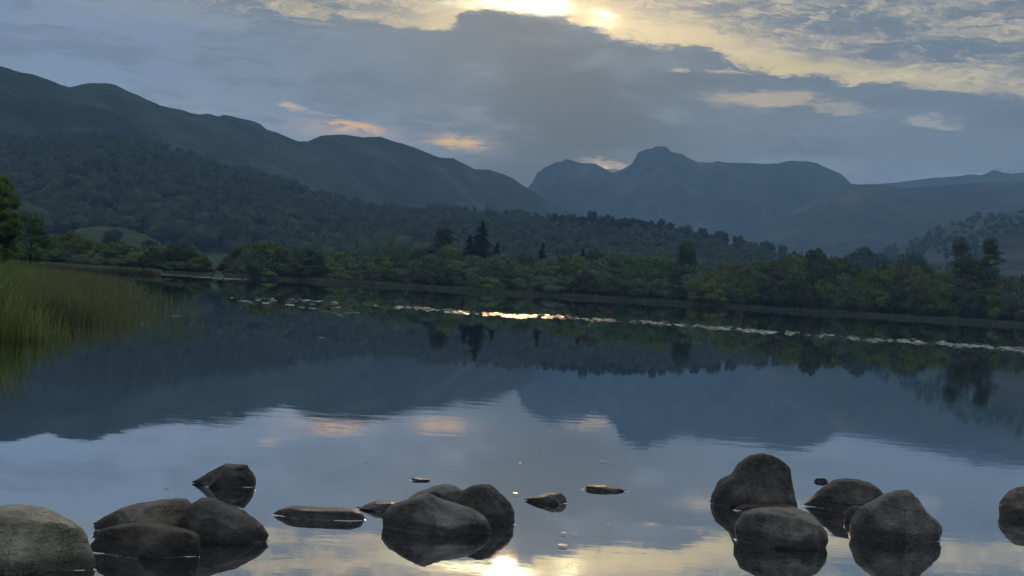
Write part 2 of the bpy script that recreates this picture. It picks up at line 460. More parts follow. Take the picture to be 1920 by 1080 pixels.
# ---------------------------------------------------------------- ground sheet and lake
def interp(px, pts):
    xs, ys = zip(*pts); return np.interp(px, xs, ys)
BANK = [(-3000, 30), (-700, 60), (-300, 150), (0, 195), (60, 205), (170, 213), (285, 213), (300, 250), (306, 285), (402, 292), (408, 760), (417, 760), (422, 300), (480, 325), (560, 352),
        (700, 372), (1000, 384), (1400, 386), (1920, 372), (2400, 340), (3000, 220), (5000, 40)]
def ground_z(r, D):
    t = np.clip((r - D + 2) / 6, 0, 1); t = t * t * (3 - 2 * t)
    z = -1.2 + t * 1.35
    return z + np.clip((r - D) / 200, 0, 1) * 1.3

angs = np.concatenate([np.linspace(-180, -62, 24), np.linspace(-60, -24, 40), np.linspace(-23.5, 23.5, 900), np.linspace(24, 60, 40), np.linspace(62, 180, 24)])
rads = np.concatenate([[0.0, 1, 2, 4, 8, 15, 30, 60, 100, 150], np.arange(190, 460, 2.5), [480, 520, 600, 700, 760, 800, 1000, 1500, 2500, 4000, 8000, 11000]])
V = []
for a in angs:
    ar = math.radians(a)
    if abs(a) < 75:
        D = float(interp(960 + F * math.tan(ar) * cr, BANK))
        D = D / max(0.3, math.cos(ar))
    else: D = 2.5
    z = ground_z(rads, np.full_like(rads, D))
    if abs(a) < 75: z = np.where(rads < 3, -1.2, z)
    z[0] = -1.2
    nn = fnoise(np.stack([np.sin(ar) * rads * .05, np.cos(ar) * rads * .05, rads * 0], -1), 3)
    z = z + nn * .12
    V.append(np.stack([np.sin(ar) * rads, np.cos(ar) * rads, z], -1))
V = np.concatenate(V); nr = len(rads)
i, j = np.meshgrid(np.arange(len(angs) - 1), np.arange(nr - 1), indexing='ij')
q = (i * nr + j).ravel()
FQ = np.stack([q, q + nr, q + nr + 1, q + 1], -1)
o = obj('ground', mesh('ground', V, FQ, True), M['ground']); tag(o, kind='structure')

wr = 3000
V = np.array([(-wr, -60, 0), (wr, -60, 0), (wr, 1200, 0), (-wr, 1200, 0)], float)
o = obj('lake_water', mesh('lake_water', V, np.array([[0, 1, 2, 3]])), M['water']); tag(o, kind='structure')

# ---------------------------------------------------------------- hills
HILLS = {}
def hill(name, sil, dist, foot, back, mkey, rough=0.02, conv=1.25, cols=260, rows=60, lower=0.0, seed=0, jag=0.6, kind_name=None):
    """a hill with its crest on the traced skyline: front slope from foot to crest, back slope behind"""
    x0, x1 = sil[0][0], sil[-1][0]
    px = np.linspace(x0, x1, cols); py = interp(px, sil) + lower
    px_n = fnoise(np.stack([px * .05, px * 0 + seed, px * 0], -1), 4, .65) * jag * 2
    py = py + px_n
    cx, cyy = (px - 960) / F, (540 - py) / F
    u, v = cx * cr - cyy * sr, cx * sr + cyy * cr
    Dr = interp(px, dist) if isinstance(dist, list) else np.full_like(px, float(dist))
    Df = interp(px, foot) if isinstance(foot, list) else np.full_like(px, float(foot))
    Hc = EYE + v * Dr
    T = np.concatenate([np.linspace(0, 1, rows), 1 + np.linspace(0, 1, rows // 3 + 1)[1:]])
    G = np.zeros((cols, len(T), 3))
    for k, t in enumerate(T):
        if t <= 1: D = Df + (Dr - Df) * t; hfac = t ** conv * (1 - .0) if conv >= 1 else t ** conv
        else: D = Dr + back * (t - 1); hfac = 1 - (t - 1) ** 1.3 * 1.05
        X = u * D; P = np.stack([X / 900, D / 900, np.full_like(X, seed + .5)], -1)
        w = 4 * t * (1 - t) if t <= 1 else min(1, (t - 1) * 2)
        gully = (rnoise(P * [3.2, 1.1, 1], 4) - .55) * rough * np.maximum(Hc, 40) * w * 1.6
        lump = fnoise(P * 6, 4) * rough * np.maximum(Hc, 40) * w * .7
        zz = -6 + (Hc + 6) * hfac + gully + lump
        # never rise above the sight line to the crest
        if t <= 1: zz = np.minimum(zz, EYE + (v * D) - (1 - t) * 2.0 * (Dr / 1000)) if name != 'x' else zz
        G[:, k] = np.stack([X, D, zz], -1)
    n = len(T); i, j = np.meshgrid(np.arange(cols - 1), np.arange(n - 1), indexing='ij'); q = (i * n + j).ravel()
    o = obj(name, mesh(name, G.reshape(-1, 3), np.stack([q, q + n, q + n + 1, q + 1], -1), True), M[mkey])
    tag(o, kind='structure')
    HILLS[kind_name or name] = (G, px, T, rows)
    return o

SIL_A = [(1380, 400), (1560, 360), (1652, 345), (1700, 340), (1752, 333), (1802, 330), (1815, 327), (1840, 328), (1852, 324), (1860, 319), (1870, 319), (1880, 324), (1900, 326), (1915, 324), (1960, 328), (2100, 340), (2400, 330), (2700, 400)]
SIL_B = [(880, 470), (940, 420), (975, 378), (990, 352), (1000, 340), (1006, 326), (1020, 315), (1042, 304), (1055, 302), (1062, 298), (1075, 302), (1092, 307), (1115, 306), (1130, 314), (1147, 324), (1165, 319), (1185, 307), (1197, 285), (1210, 280), (1225, 278), (1229, 274), (1249, 275), (1257, 284), (1280, 289), (1290, 296), (1310, 304), (1335, 305), (1346, 302), (1360, 305), (1385, 305), (1440, 307), (1460, 306), (1477, 302), (1490, 301), (1515, 303), (1532, 306), (1552, 315), (1577, 326), (1592, 340), (1640, 380), (1700, 440), (1740, 500)]
SIL_B2 = [(1300, 520), (1380, 455), (1440, 420), (1500, 390), (1545, 368), (1592, 344), (1615, 346), (1652, 345), (1690, 354), (1740, 349), (1802, 345), (1865, 340), (1920, 342), (2100, 330), (2500, 380), (2900, 480)]
SIL_C = [(-900, 300), (-600, 200), (-300, 120), (-120, 100), (0, 124), (33, 134), (60, 139), (87, 148), (110, 157), (130, 163), (150, 159), (177, 155), (213, 158), (233, 167), (260, 180), (300, 197), (320, 203), (340, 206), (357, 212), (377, 215), (393, 213), (410, 218), (420, 215), (440, 219), (467, 225), (487, 232), (500, 243), (520, 248), (540, 257), (560, 265), (577, 265), (600, 255), (610, 253), (640, 252), (683, 257), (713, 257), (747, 267), (780, 278), (823, 296), (850, 297), (873, 308), (890, 317), (917, 318), (957, 332), (990, 353), (1023, 373), (1060, 395), (1120, 430), (1200, 470), (1300, 520), (1400, 570)]
SIL_D = [(-700, 330), (-300, 270), (0, 252), (150, 243), (200, 240), (250, 247), (293, 257), (333, 270), (383, 287), (417, 297), (467, 307), (500, 317), (550, 333), (600, 350), (640, 363), (700, 377), (773, 383), (840, 378), (873, 380), (907, 387), (973, 390), (1023, 400), (1070, 404), (1140, 408), (1210, 418), (1260, 426), (1290, 434), (1320, 442), (1370, 452), (1400, 458), (1440, 470), (1475, 486), (1520, 510), (1600, 560)]
SIL_E = [(1560, 530), (1620, 474), (1635, 468), (1677, 454), (1722, 438), (1735, 428), (1765, 416), (1800, 408), (1822, 398), (1875, 392), (1900, 387), (1920, 382), (2050, 360), (2300, 330), (2800, 420)]
SIL_E2 = [(1700, 570), (1760, 520), (1810, 480), (1850, 452), (1880, 440), (1920, 431), (2050, 420), (2400, 460), (2800, 560)]
SIL_FLD = [(20, 500), (60, 466), (110, 444), (145, 429), (180, 424), (235, 427), (270, 440), (300, 455), (330, 480), (360, 490), (388, 482), (400, 476), (424, 476), (450, 500)]
hill('fell_beyond_the_pass', SIL_A, 8000, 6800, 2000, 'far', .03, 1.1, 300, 30, seed=1)
hill('crag_fell', SIL_B, 6600, [(880, 4700), (1740, 5200)], 2500, 'far', .2, 1.0, 600, 90, seed=2, jag=.5)
hill('long_fell', SIL_B2, 5200, 3600, 2000, 'far', .16, 1.1, 400, 80, seed=3, jag=.4)
hill('heather_ridge', SIL_C, [(-900, 2100), (0, 2300), (560, 3100), (1060, 4200), (1400, 4600)], [(-900, 1300), (0, 1500), (560, 2000), (1060, 3000), (1400, 3400)], 1600, 'fell', .12, .95, 800, 90, seed=4, jag=.8)
hill('right_hillside', SIL_E, 2700, 1500, 900, 'slope', .05, 1.0, 240, 50, lower=9, seed=5)
hill('right_lower_slope', SIL_E2, 2100, 1300, 600, 'fell', .04, 1.0, 160, 40, seed=9)
DW = [(-700, 1500), (0, 2000), (300, 2000), (600, 1950), (900, 1850), (1100, 1650), (1300, 1500), (1600, 1350)]
FW = [(-700, 900), (300, 980), (600, 950), (1000, 950), (1300, 1000), (1600, 1000)]
hill('wooded_hill', SIL_D, DW, FW, 500, 'wood_floor', .05, 1.0, 500, 60, lower=13, seed=6, jag=.6)
hill('hillside_field', SIL_FLD, 860, 700, 120, 'pasture', .02, 1.0, 80, 24, seed=7, jag=.3)

# ---------------------------------------------------------------- foliage
def quads(P, Nrm, size, rg, aspect=1.4):
    """leaf-sized faces at P facing roughly Nrm"""
    n = len(P)
    t = rg.normal(size=(n, 3)); t -= (t * Nrm).sum(1)[:, None] * Nrm; t /= np.linalg.norm(t, axis=1)[:, None] + 1e-9
    b = np.cross(Nrm, t)
    s = size * (0.6 + 0.8 * rg.random(n))[:, None]
    a, c = t * s * aspect * .5, b * s * .5
    V = np.stack([P - a, P + c * 1.0, P + a, P - c * 1.0], 1).reshape(-1, 3)
    return V, np.arange(4 * n).reshape(-1, 4)

def shell(center, rad, n, rg, inner=.72, topbias=.15):
    d = rg.normal(size=(n, 3)); d[:, 2] += topbias; d /= np.linalg.norm(d, axis=1)[:, None]
    k = fnoise(d * 2.3 + rg.random(3) * 20, 3) * .22 + 1
    r = (inner + (1 - inner) * rg.random(n) ** .5) * k
    P = center + d * rad * r[:, None]
    N = d + rg.normal(size=(n, 3)) * .38; N /= np.linalg.norm(N, axis=1)[:, None]
    return P, N

def core(center, rad, sub, rg, amp=.25):
    V, Fc = ICO[sub]
    k = 1 + fnoise(V * 1.7 + rg.random(3) * 30, 3)[:, None] * amp
    V = center + V * rad * k
    q = np.concatenate([Fc, Fc[:, 2:3]], 1)      # degenerate quad
    return V, Fc

def crown_mesh(name, lobes, leaf, dens, seed, core_k=.72):
    """lobes: (centre, radii); leaves over every lobe and a dense inner mass"""
    rg = np.random.default_rng(seed)
    qs = []
    for c, r in lobes:
        c, r = np.array(c, float), np.array(r, float)
        area = 4 * math.pi * ((r[0] * r[1]) ** 1.6 / 3 + (r[0] * r[2]) ** 1.6 / 3 + (r[1] * r[2]) ** 1.6 / 3) ** (1 / 1.6)
        P, N = shell(c, r, max(20, int(area * dens / leaf ** 2)), rg)
        ok = P[:, 2] > 0.05
        qs.append(quads(P[ok], N[ok], leaf, rg))
        if core_k:
            V, Fc = core(c, r * core_k, 2, rg)
            V[:, 2] = np.maximum(V[:, 2], 0)
            # split core faces to separate quads so one face kind serves all
            T = V[Fc]; mid = (T[:, 1] + T[:, 2]) / 2
            Q = np.stack([T[:, 0], T[:, 1], mid, T[:, 2]], 1).reshape(-1, 3)
            qs.append((Q, np.arange(len(Q)).reshape(-1, 4)))
    V, Fq = merge(qs)
    return mesh(name, V, Fq)

def tube(pts, rads, seg=6):
    pts = np.array(pts, float); V = []; 
    for k, p in enumerate(pts):
        d = pts[min(k + 1, len(pts) - 1)] - pts[max(k - 1, 0)]; d /= np.linalg.norm(d) + 1e-9
        a = np.cross(d, [0.3, 1, 0.1]); a /= np.linalg.norm(a) + 1e-9; b = np.cross(d, a)
        for s_ in range(seg):
            t = 2 * math.pi * s_ / seg; V.append(p + rads[k] * (a * math.cos(t) + b * math.sin(t)))
    Fq = [[k * seg + s_, k * seg + (s_ + 1) % seg, (k + 1) * seg + (s_ + 1) % seg, (k + 1) * seg + s_] for k in range(len(pts) - 1) for s_ in range(seg)]
    return np.array(V), np.array(Fq)

def trunk_mesh(name, H, r, seed, limbs=6, lean=.05, top=.8):
    rg = np.random.default_rng(seed)
    zs = np.linspace(0, H * top, 7); wob = rg.normal(size=(7, 2)) * lean * H * .2; wob[0] = 0
    main = [(wob[k, 0], wob[k, 1], zs[k]) for k in range(7)]
    parts = [tube(main, [r * (1 - .75 * k / 6) for k in range(7)], 7)]
    for l in range(limbs):
        k = 2 + l % 4; p = np.array(main[k]); a = rg.random() * 6.28; L = H * (.18 + .16 * rg.random())
        e = p + np.array([math.cos(a) * L, math.sin(a) * L, L * .8])
        parts.append(tube([p, (p + e) / 2 + [0, 0, L * .05], e], [r * .4, r * .25, r * .08], 5))
    V, Fq = merge(parts); return mesh(name, V, Fq, True)

def mound_lobes(w, h, rg, n=9):
    """a rounded willow mound w wide and h high"""
    L = [((0, 0, h * .40), (w * .37, w * .33, h * .48))]
    for k in range(n * 2 + 4):
        a = rg.random() * 6.28; q = rg.random() ** .5
        z = h * (.80 - .62 * q ** 1.6 + .08 * rg.random())
        s = w * (.12 + .13 * rg.random()) * (1.15 - .3 * z / h)
        L.append(((math.cos(a) * q * w * .36, math.sin(a) * q * w * .36, z), (s, s, s * (.62 + .25 * rg.random()))))
    return L

ORD = ['first', 'second', 'third', 'fourth', 'fifth', 'sixth', 'seventh', 'eighth', 'ninth', 'tenth', 'eleventh', 'twelfth', 'thirteenth', 'fourteenth', 'fifteenth',
       'sixteenth', 'seventeenth', 'eighteenth', 'nineteenth', 'twentieth'] + ['twenty-' + x for x in ('first', 'second', 'third', 'fourth', 'fifth', 'sixth', 'seventh', 'eighth', 'ninth')] + ['thirtieth'] + ['thirty-' + x for x in ('first', 'second', 'third', 'fourth', 'fifth', 'sixth', 'seventh', 'eighth', 'ninth')] + ['fortieth'] + ['forty-' + x for x in ('first', 'second', 'third', 'fourth', 'fifth')]

TONES = [('leaf_olive', 'olive'), ('leaf_green', 'green'), ('leaf_grey', 'grey-green'), ('leaf_brown', 'brownish'), ('leaf_dark', 'dark green')]
BUSH = {}
for ti, (mk, tn) in enumerate(TONES):
    for v in range(3):
        rg = np.random.default_rng(100 + ti * 10 + v)
        me = crown_mesh('willow_bush', mound_lobes(10, (7, 8, 6)[v], rg, (8, 10, 12)[v]), .34, .75, 200 + ti * 10 + v)
        me.materials.append(M[mk]); BUSH[tn, v] = (me, 10.0, float((7, 8, 6)[v]))

TOP = [(420, 486), (440, 462), (470, 450), (510, 446), (550, 450), (580, 458), (600, 463), (640, 464), (690, 457), (720, 450), (770, 452), (800, 450), (830, 446), (860, 455), (920, 468), (980, 468), (1020, 465), (1060, 470), (1100, 462), (1130, 463), (1170, 470), (1220, 470), (1260, 475), (1320, 478), (1360, 482), (1420, 480), (1470, 475), (1520, 466), (1545, 468), (1580, 478), (1640, 485), (1700, 480), (1740, 485), (1780, 488), (1850, 500), (1920, 510), (2300, 530)]
TOPL = [(-400, 440), (-100, 440), (40, 432), (90, 428), (140, 436), (170, 442), (190, 445), (230, 447), (260, 450), (290, 453), (330, 455), (365, 459), (385, 468), (400, 488)]
BUSHES = []
def bush_at(px, top, D, wpx, row):
    tn = random.choices([t for _, t in TONES], (3, 3, 2.2, 1.6, 1.4))[0]
    if row == 'front': tn = random.choices([t for _, t in TONES], (1.5, 2, 2, 2.5, 3))[0]
    v = random.randrange(3)
    me, w0, h0 = BUSH[tn, v]
    p = at(px, top, D); ground = 0.3 if row == 'front' else 0.9
    o = obj('willow_bush', me, None, loc=(p.x, D, ground - .3))
    W = wpx / F * D; H = p.z - ground
    o.scale = (W / w0, W / w0, max(.35, H / (h0 * 1.03)))
    o.rotation_euler = (0, 0, random.random() * 6.28)
    BUSHES.append((o, px, tn, row))

for row, D0, dy, step, wp in (('back', 440, 0, 36, 92), ('middle', 412, 20, 36, 84), ('front', 391, 44, 33, 62)):
    x = 436 if row != 'front' else 442
    while x < 2080:
        jit = random.uniform(-6, 6)
        px = x + jit
        base_h = float(interp(px, TOP))
        D = D0 + random.uniform(-8, 8)
        if px < 620: D *= (.80 + .20 * (px - 420) / 200)
        hor = 540 + (px - 960) * .0629
        low = min(base_h + dy + random.uniform(-3, 9), hor - 9)
        if px < 640 and row != 'front' and random.random() < .5: x += step; continue
        if px < 470 and row == 'back': x += step; continue
        edge_in = 0
        bush_at(px + edge_in * .2, low, D, wp * random.uniform(.8, 1.25) * (.75 if px < 455 else 1.35 if px < 640 else 1.05), row)
        x += step * random.uniform(.8, 1.25)
for row, D0, dy, step, wp in (('back', 345, 0, 32, 74), ('middle', 322, 17, 31, 62), ('front', 300, 32, 30, 50)):
    x = -150
    while x < 394:
        px = x + random.uniform(-4, 4)
        base_h = float(interp(px, TOPL)); hor = 540 + (px - 960) * .0629
        D = D0 + random.uniform(-5, 5)
        ww = wp * random.uniform(1.0, 1.45)
        if px > 350: ww = min(ww, (402 - px) * 2)
        bush_at(px, min(base_h + dy + random.uniform(-2, 6), hor - 8), D, ww, 'left ' + row)
        x += step * random.uniform(.8, 1.2)
for px, top, w_, D, row in ((508, 446, 128, 352, 'middle'), (462, 468, 62, 318, 'front'), (575, 459, 92, 372, 'middle'), (545, 478, 70, 348, 'front'), (452, 462, 66, 340, 'middle'),
                           (338, 455, 92, 305, 'left middle'), (376, 470, 48, 297, 'left front'), (225, 449, 80, 318, 'left middle'), (150, 441, 86, 322, 'left middle'), (290, 462, 60, 300, 'left front')):
    bush_at(px, top, D, w_, row)
# label every bush by its row and its place next to the landmarks of the bank
LM = [(412, 'the water gap'), (905, 'the tall pine'), (1290, 'the round dark tree'), (1830, 'the tall twin-crowned tree')]
for row in ('front', 'middle', 'back'):
    B = sorted([b for b in BUSHES if b[3] == row], key=lambda b: b[1])
    for lm, nm in LM:
        for side in (1, -1):
            sel = []
            for b in B:
                if min(LM, key=lambda q: abs(q[0] - b[1]))[0] == lm and (b[1] - lm) * side > 0: sel.append(b)
            sel.sort(key=lambda b: abs(b[1] - lm))
            for k, (o, px, tn, _) in enumerate(sel):
                tag(o, f"{tn} willow bush in the bank's {row} row, {ORD[k]} {'right' if side > 0 else 'left'} of {nm}", 'bush', 'willow bushes along the far bank')
for row in ('left front', 'left middle', 'left back'):
    B = sorted([b for b in BUSHES if b[3] == row], key=lambda b: -b[1])
    for k, (o, px, tn, _) in enumerate(B):
        tag(o, f"{tn} bush behind the pale meadow, {row.split()[1]} row, {ORD[k]} left of the water gap", 'bush', 'bushes behind the pale meadow')

# --- broadleaf and conifer trees that stand out
def tree(name, base, H, lobes, leaf, dens, mk, label, cat='tree', group=None, seed=1, tr=.3, limbs=7, top=.8, core_k=.72):
    e = bpy.data.objects.new(name, None); C.objects.link(e); e.location = base
    obj('trunk', trunk_mesh('trunk', H, tr, seed, limbs, top=top), M['bark'], e)
    obj('crown', crown_mesh('crown', lobes, leaf, dens, seed, core_k), M[mk], e)
    tag(e, label, cat, group); return e

def place(px, ytop, D, gz=0.9):
    p = at(px, ytop, D); return (p.x, D, gz), p.z - gz

def conifer_mesh(H, W, seed, tiers=26, ragged=.35, leaf=.35):
    rg = np.random.default_rng(seed); qs = []
    for k in range(tiers):
        t = (k + .5) / tiers; z = H * (.12 + .88 * t)
        R = W * .5 * (1 - t) ** .8 + .25
        nb = 7 if t < .8 else 4
        for b_ in range(nb):
            a = rg.random() * 6.28; L = R * (1 - ragged + ragged * 1.5 * rg.random())
            n = int(26 * L + 8); s_ = rg.random(n)
            P = np.stack([np.cos(a) * L * s_, np.sin(a) * L * s_, z - L * .25 * s_ + rg.normal(size=n) * .14], -1)
            P[:, :2] += rg.normal(size=(n, 2)) * (.10 + .22 * L * .3)
            N = np.tile([0, 0, 1.0], (n, 1)) + rg.normal(size=(n, 3)) * .5; N /= np.linalg.norm(N, axis=1)[:, None]
            qs.append(quads(P, N, leaf, rg, 1.8))
    V, Fq = merge(qs); return mesh('crown', V, Fq)

def conifer(name, px, ytop, D, W, label, seed, group=None, ragged=.35):
    b_, H = place(px, ytop, D)
    e = bpy.data.objects.new(name, None); C.objects.link(e); e.location = b_
    obj('trunk', trunk_mesh('trunk', H, .28, seed, 0, .02, .97), M['bark'], e)
    obj('crown', conifer_mesh(H, W, seed, int(H * 1.3), ragged), M['needle'], e)
    tag(e, label, 'tree', group); return e

# tall pine, ragged, with lower shoulders
conifer('pine_tree', 905, 412, 455, 13.5, 'tall dark ragged pine rising alone above the far bank bushes', 31, ragged=.55)
conifer('pine_tree', 882, 441, 452, 12, 'shorter dark pine leaning against the left side of the tall pine', 32, ragged=.5)
conifer('pine_tree', 933, 455, 448, 7.5, 'low dark pine just right of the tall pine', 33, ragged=.5)
conifer('spruce_tree', 1018, 454, 450, 6.5, 'small pointed spruce poking above the bushes right of the tall pine', 34)
conifer('spruce_tree', 1093, 465, 450, 6, 'tiny pointed spruce top between the small spruce and round dark tree', 35)
b_, H = place(838, 422, 448)
lob = [((random.uniform(-6.2, 5.2) * (1.25 - z_), random.uniform(-2, 2), H * z_), (1.5, 1.4, .85)) for z_ in [random.uniform(.45, .95) for _ in range(44)]]
tree('birch_tree', b_, H, lob, .34, .55, 'leaf_brown', 'loose brownish tree with open crown just left of the dark pines', seed=41, core_k=0, limbs=9)
b_, H = place(1290, 445, 450)
rg = np.random.default_rng(5)
lob = [((0, 0, H * .45), (3.9, 3.9, H * .42)), ((0, 0, H * .72), (3.4, 3.4, H * .24))] + [((rg.uniform(-3, 3), rg.uniform(-2, 2), H * rg.uniform(.3, .9)), (1.7, 1.7, 1.6)) for k in range(14)]
tree('round_tree', b_, H, lob, .34, .8, 'leaf_dark', 'broad round-topped dark tree standing above the middle of the bank', seed=42)
# the tall feathery tree with two crowns
b_, H = place(1832, 436, 420)
rg = np.random.default_rng(8)
lob = []
for k in range(120):
    t = rg.random(); side = -1 if k % 2 else 1
    cx_ = (-5.0 if side < 0 else 4.6) * (.45 + .55 * min(1, t * 1.6)); sp = 3.3 * (1 - abs(t - .45))
    lob.append(((cx_ + rg.uniform(-1, 1) * sp, rg.uniform(-2.5, 2.5), H * (.38 + .57 * t)), (rg.uniform(.9, 1.9), 1.5, rg.uniform(.6, 1.2))))
for k in range(34): lob.append(((rg.uniform(-6, 7), rg.uniform(-2, 2), H * rg.uniform(.1, .66)), (2.5, 2.2, 1.7)))
lob += [((9.2, 0, H * .70), (1.3, 1.2, .6)), ((8.0, 0, H * .78), (1.5, 1.4, .7)), ((7.0, .4, H * .72), (1.5, 1.4, .8)), ((-6.6, 0, H * .86), (1.3, 1.3, .7))]
e = tree('ash_tree', b_, H, lob, .32, .55, 'leaf_grey', 'tall feathery tree with twin crowns above the right end of the bank', seed=43, core_k=.25, limbs=14, tr=.3)

# --- hill woods
WT = []
for v in range(5):
    rg = np.random.default_rng(300 + v)
    w, h = (12, 11, 13, 9, 10)[v], (12, 13, 11, 14, 10)[v]
    L = [((0, 0, h * .58), (w * .42, w * .42, h * .36))] + [((rg.uniform(-.3, .3) * w, rg.uniform(-.3, .3) * w, h * rg.uniform(.4, .86)), (w * .2, w * .2, w * .16)) for k in range(10)]
    me = crown_mesh('hillside_tree', L, .75, .75, 310 + v)
    me.materials.append(M['wood_leaf']); WT.append((me, w, h))
wood_proto, wood_far = [], []
for v in range(7):                  # far crowns: lumpy mass with a ragged skin
    rg = np.random.default_rng(400 + v)
    tall = v == 6
    body = ((0, 0, .55), (.5, .5, .42)) if not tall else ((0, 0, .62), (.26, .26, .62))
    for far in (0, 1):
        parts = []
        for k, (c, r) in enumerate([body] + [((rg.uniform(-.34, .34), rg.uniform(-.34, .34), rg.uniform(.48, .84)), (.2, .2, .14)) for k in range(0 if tall else 5 - 2 * far)]):
            parts.append(core(np.array(c), np.array(r), 2 if k == 0 and not far else 1, rg, .6))
            P, N = shell(np.array(c), np.array(r), (80 if k == 0 else 20) // (1 + far), rg, .96); V, Q = quads(P, N, .13 + .04 * far, rg)
            parts.append((V, np.concatenate([Q[:, :3], Q[:, [0, 2, 3]]])))
        (wood_far if far else wood_proto).append(merge(parts))
def stand(name, G, rows, n, tlo, thi, s0, s1, c0=0, c1=None, seed=3, mk='wood_leaf', skip=None):
    rg = np.random.default_rng(seed); parts = []; c1 = c1 or G.shape[0] - 1
    for k in range(n):
        i = rg.integers(c0, c1); t = rg.uniform(tlo, thi); j = min(rows - 1, int(t * (rows - 1)))
        p = G[i, j] + np.array([rg.uniform(-4, 4), rg.uniform(-8, 8), -1.0])
        if skip and skip(p): continue
        V, Fq = (wood_proto if t < .45 else wood_far)[rg.integers(len(wood_proto))]
        a = rg.random() * 6.28; s_ = s0 + (s1 - s0) * rg.random() ** 1.6 * (1 if rg.random() > .08 else 1.4); s_ *= 1.25 - .6 * t; R = np.array([[math.cos(a), -math.sin(a), 0], [math.sin(a), math.cos(a), 0], [0, 0, 1]])
        sc = np.array([s_, s_, s_ * rg.uniform(.75, 1.25)])
        parts.append(((V * sc) @ R.T + p, Fq))
    V, Fq = merge(parts)
    o = obj(name, mesh(name, V, Fq), M[mk]); tag(o, kind='stuff'); return o
GW, pxw, TW, rw = HILLS['wooded_hill']
o = stand('hillside_woods', GW, rw, 6200, .14, 1.0, 8.5, 19, seed=3)
tag(o, 'dense broadleaf woods covering the dark left hillside', 'woods')
GE, pxe, TE, re_ = HILLS['right_hillside']
o = stand('right_hill_woods', GE, re_, 1500, .05, 1.0, 11, 19, seed=4)
tag(o, 'dark woods scattered over the hazy slope at right', 'woods')
# low trees at the foot of the wood one can tell apart
rg = np.random.default_rng(21); L = []
for k in range(64):
    px = 40 + k * 21.5 + rg.uniform(-7, 7)
    i = int(np.clip(np.searchsorted(pxw, px), 0, len(pxw) - 1)); j = int(rg.uniform(.03, .24) * rw)
    L.append((px, GW[i, j] + [0, 0, -1.0], rg.integers(5)))
for k, (px, p, v) in enumerate(L):
    me, w, h = WT[v]; o = obj('hillside_tree', me, None, loc=tuple(p)); s_ = rg.uniform(1.0, 1.6)
    o.scale = (s_, s_, s_ * rg.uniform(.9, 1.2)); o.rotation_euler = (0, 0, rg.random() * 6.28)
    tag(o, f"rounded hazy tree at the wooded hill's foot, {ORD[k] if k < 32 else ORD[63 - k]} from the {'left' if k < 32 else 'right'}", 'tree', 'trees at the foot of the wooded hill')
fx = [92, 118, 132, 150, 158, 205, 212, 238, 262, 281, 300, 322]
for k, px in enumerate(fx):
    top = float(interp(px, SIL_FLD)) - (4, 9, 16, 7, 3, 10, 15, 5, 9, 13, 6, 10)[k]; D = 868 if k % 3 else 800
    if D == 800: top += 16
    me, w, h = WT[k % 5]; p = at(px, top, D); H = (9, 11, 14, 8)[k % 4]
    o = obj('field_tree', me, None, loc=(p.x, D, p.z - H)); o.scale = (H / h * 1.1, H / h * 1.1, H / h)
    tag(o, f"small hazy tree on the edge of the pale hillside field, {ORD[k]} from the left", 'tree', 'trees round the hillside field')
# the skyline trees of the low wooded spur
spur = [(1040, 397), (1056, 401), (1074, 399), (1092, 403), (1111, 396), (1127, 403), (1140, 400), (1158, 408), (1173, 405), (1190, 410), (1205, 411), (1222, 411), (1240, 409), (1257, 415), (1276, 421), (1290, 427), (1305, 434), (1318, 428), (1335, 436), (1348, 431), (1362, 434), (1384, 443), (1396, 449), (1412, 455), (1437, 449), (1446, 452), (1468, 458), (1490, 466), (1594, 470), (1622, 457), (1700, 470), (1717, 468)]
for k, (px, yt) in enumerate(spur):
    D = 1480 if px < 1480 else 1100
    i = int(np.clip(np.searchsorted(pxw, px), 0, len(pxw) - 1))
    v = int(rg.integers(5)); me, w, h = WT[v]
    p = at(px, yt, D); H = rg.uniform(15, 24)
    if px > 1480: H = p.z - 1
    H = min(H, p.z)
    o = obj('skyline_tree', me, None, loc=(p.x, D, p.z - H))
    o.scale = (H / h * rg.uniform(.5, .8), H / h * .7, H / h); o.rotation_euler = (0, 0, rg.random() * 6.28)
    tag(o, f"small hazy tree on the spur's skyline right of the pine, {ORD[k]} from the left", 'tree', 'trees on the skyline of the low spur')

# near tree at the left edge, behind the reeds
b_, H = place(-12, 322, 105, .4)
rg = np.random.default_rng(9)
lob = [((0, 0, H * .55), (1.7, 1.6, H * .36))]
for k in range(90):
    z = rg.uniform(.06, .93); R = 2.5 * math.sqrt(max(.05, 1 - ((z - .42) / .56) ** 2)); a = rg.random() * 6.28
    lob.append(((math.cos(a) * R * .75, math.sin(a) * R * .75, H * z), (.68, .68, .5)))
tree('alder_tree', b_, H, lob, .13, .5, 'leaf_near', 'leafy olive-green tree cut by the left edge behind the reeds', seed=44, tr=.14, limbs=10, core_k=.72)
b_, H = place(62, 398, 150, .4)
lob = [((rg.uniform(-1.4, 1.4), rg.uniform(-1, 1), H * rg.uniform(.08, .92)), (.8, .8, .8)) for k in range(13)]
tree('young_alder_tree', b_, H, lob, .18, .6, 'leaf_green', 'small slim green tree beside the leafy tree at the left edge', seed=45, tr=.1, core_k=.5)

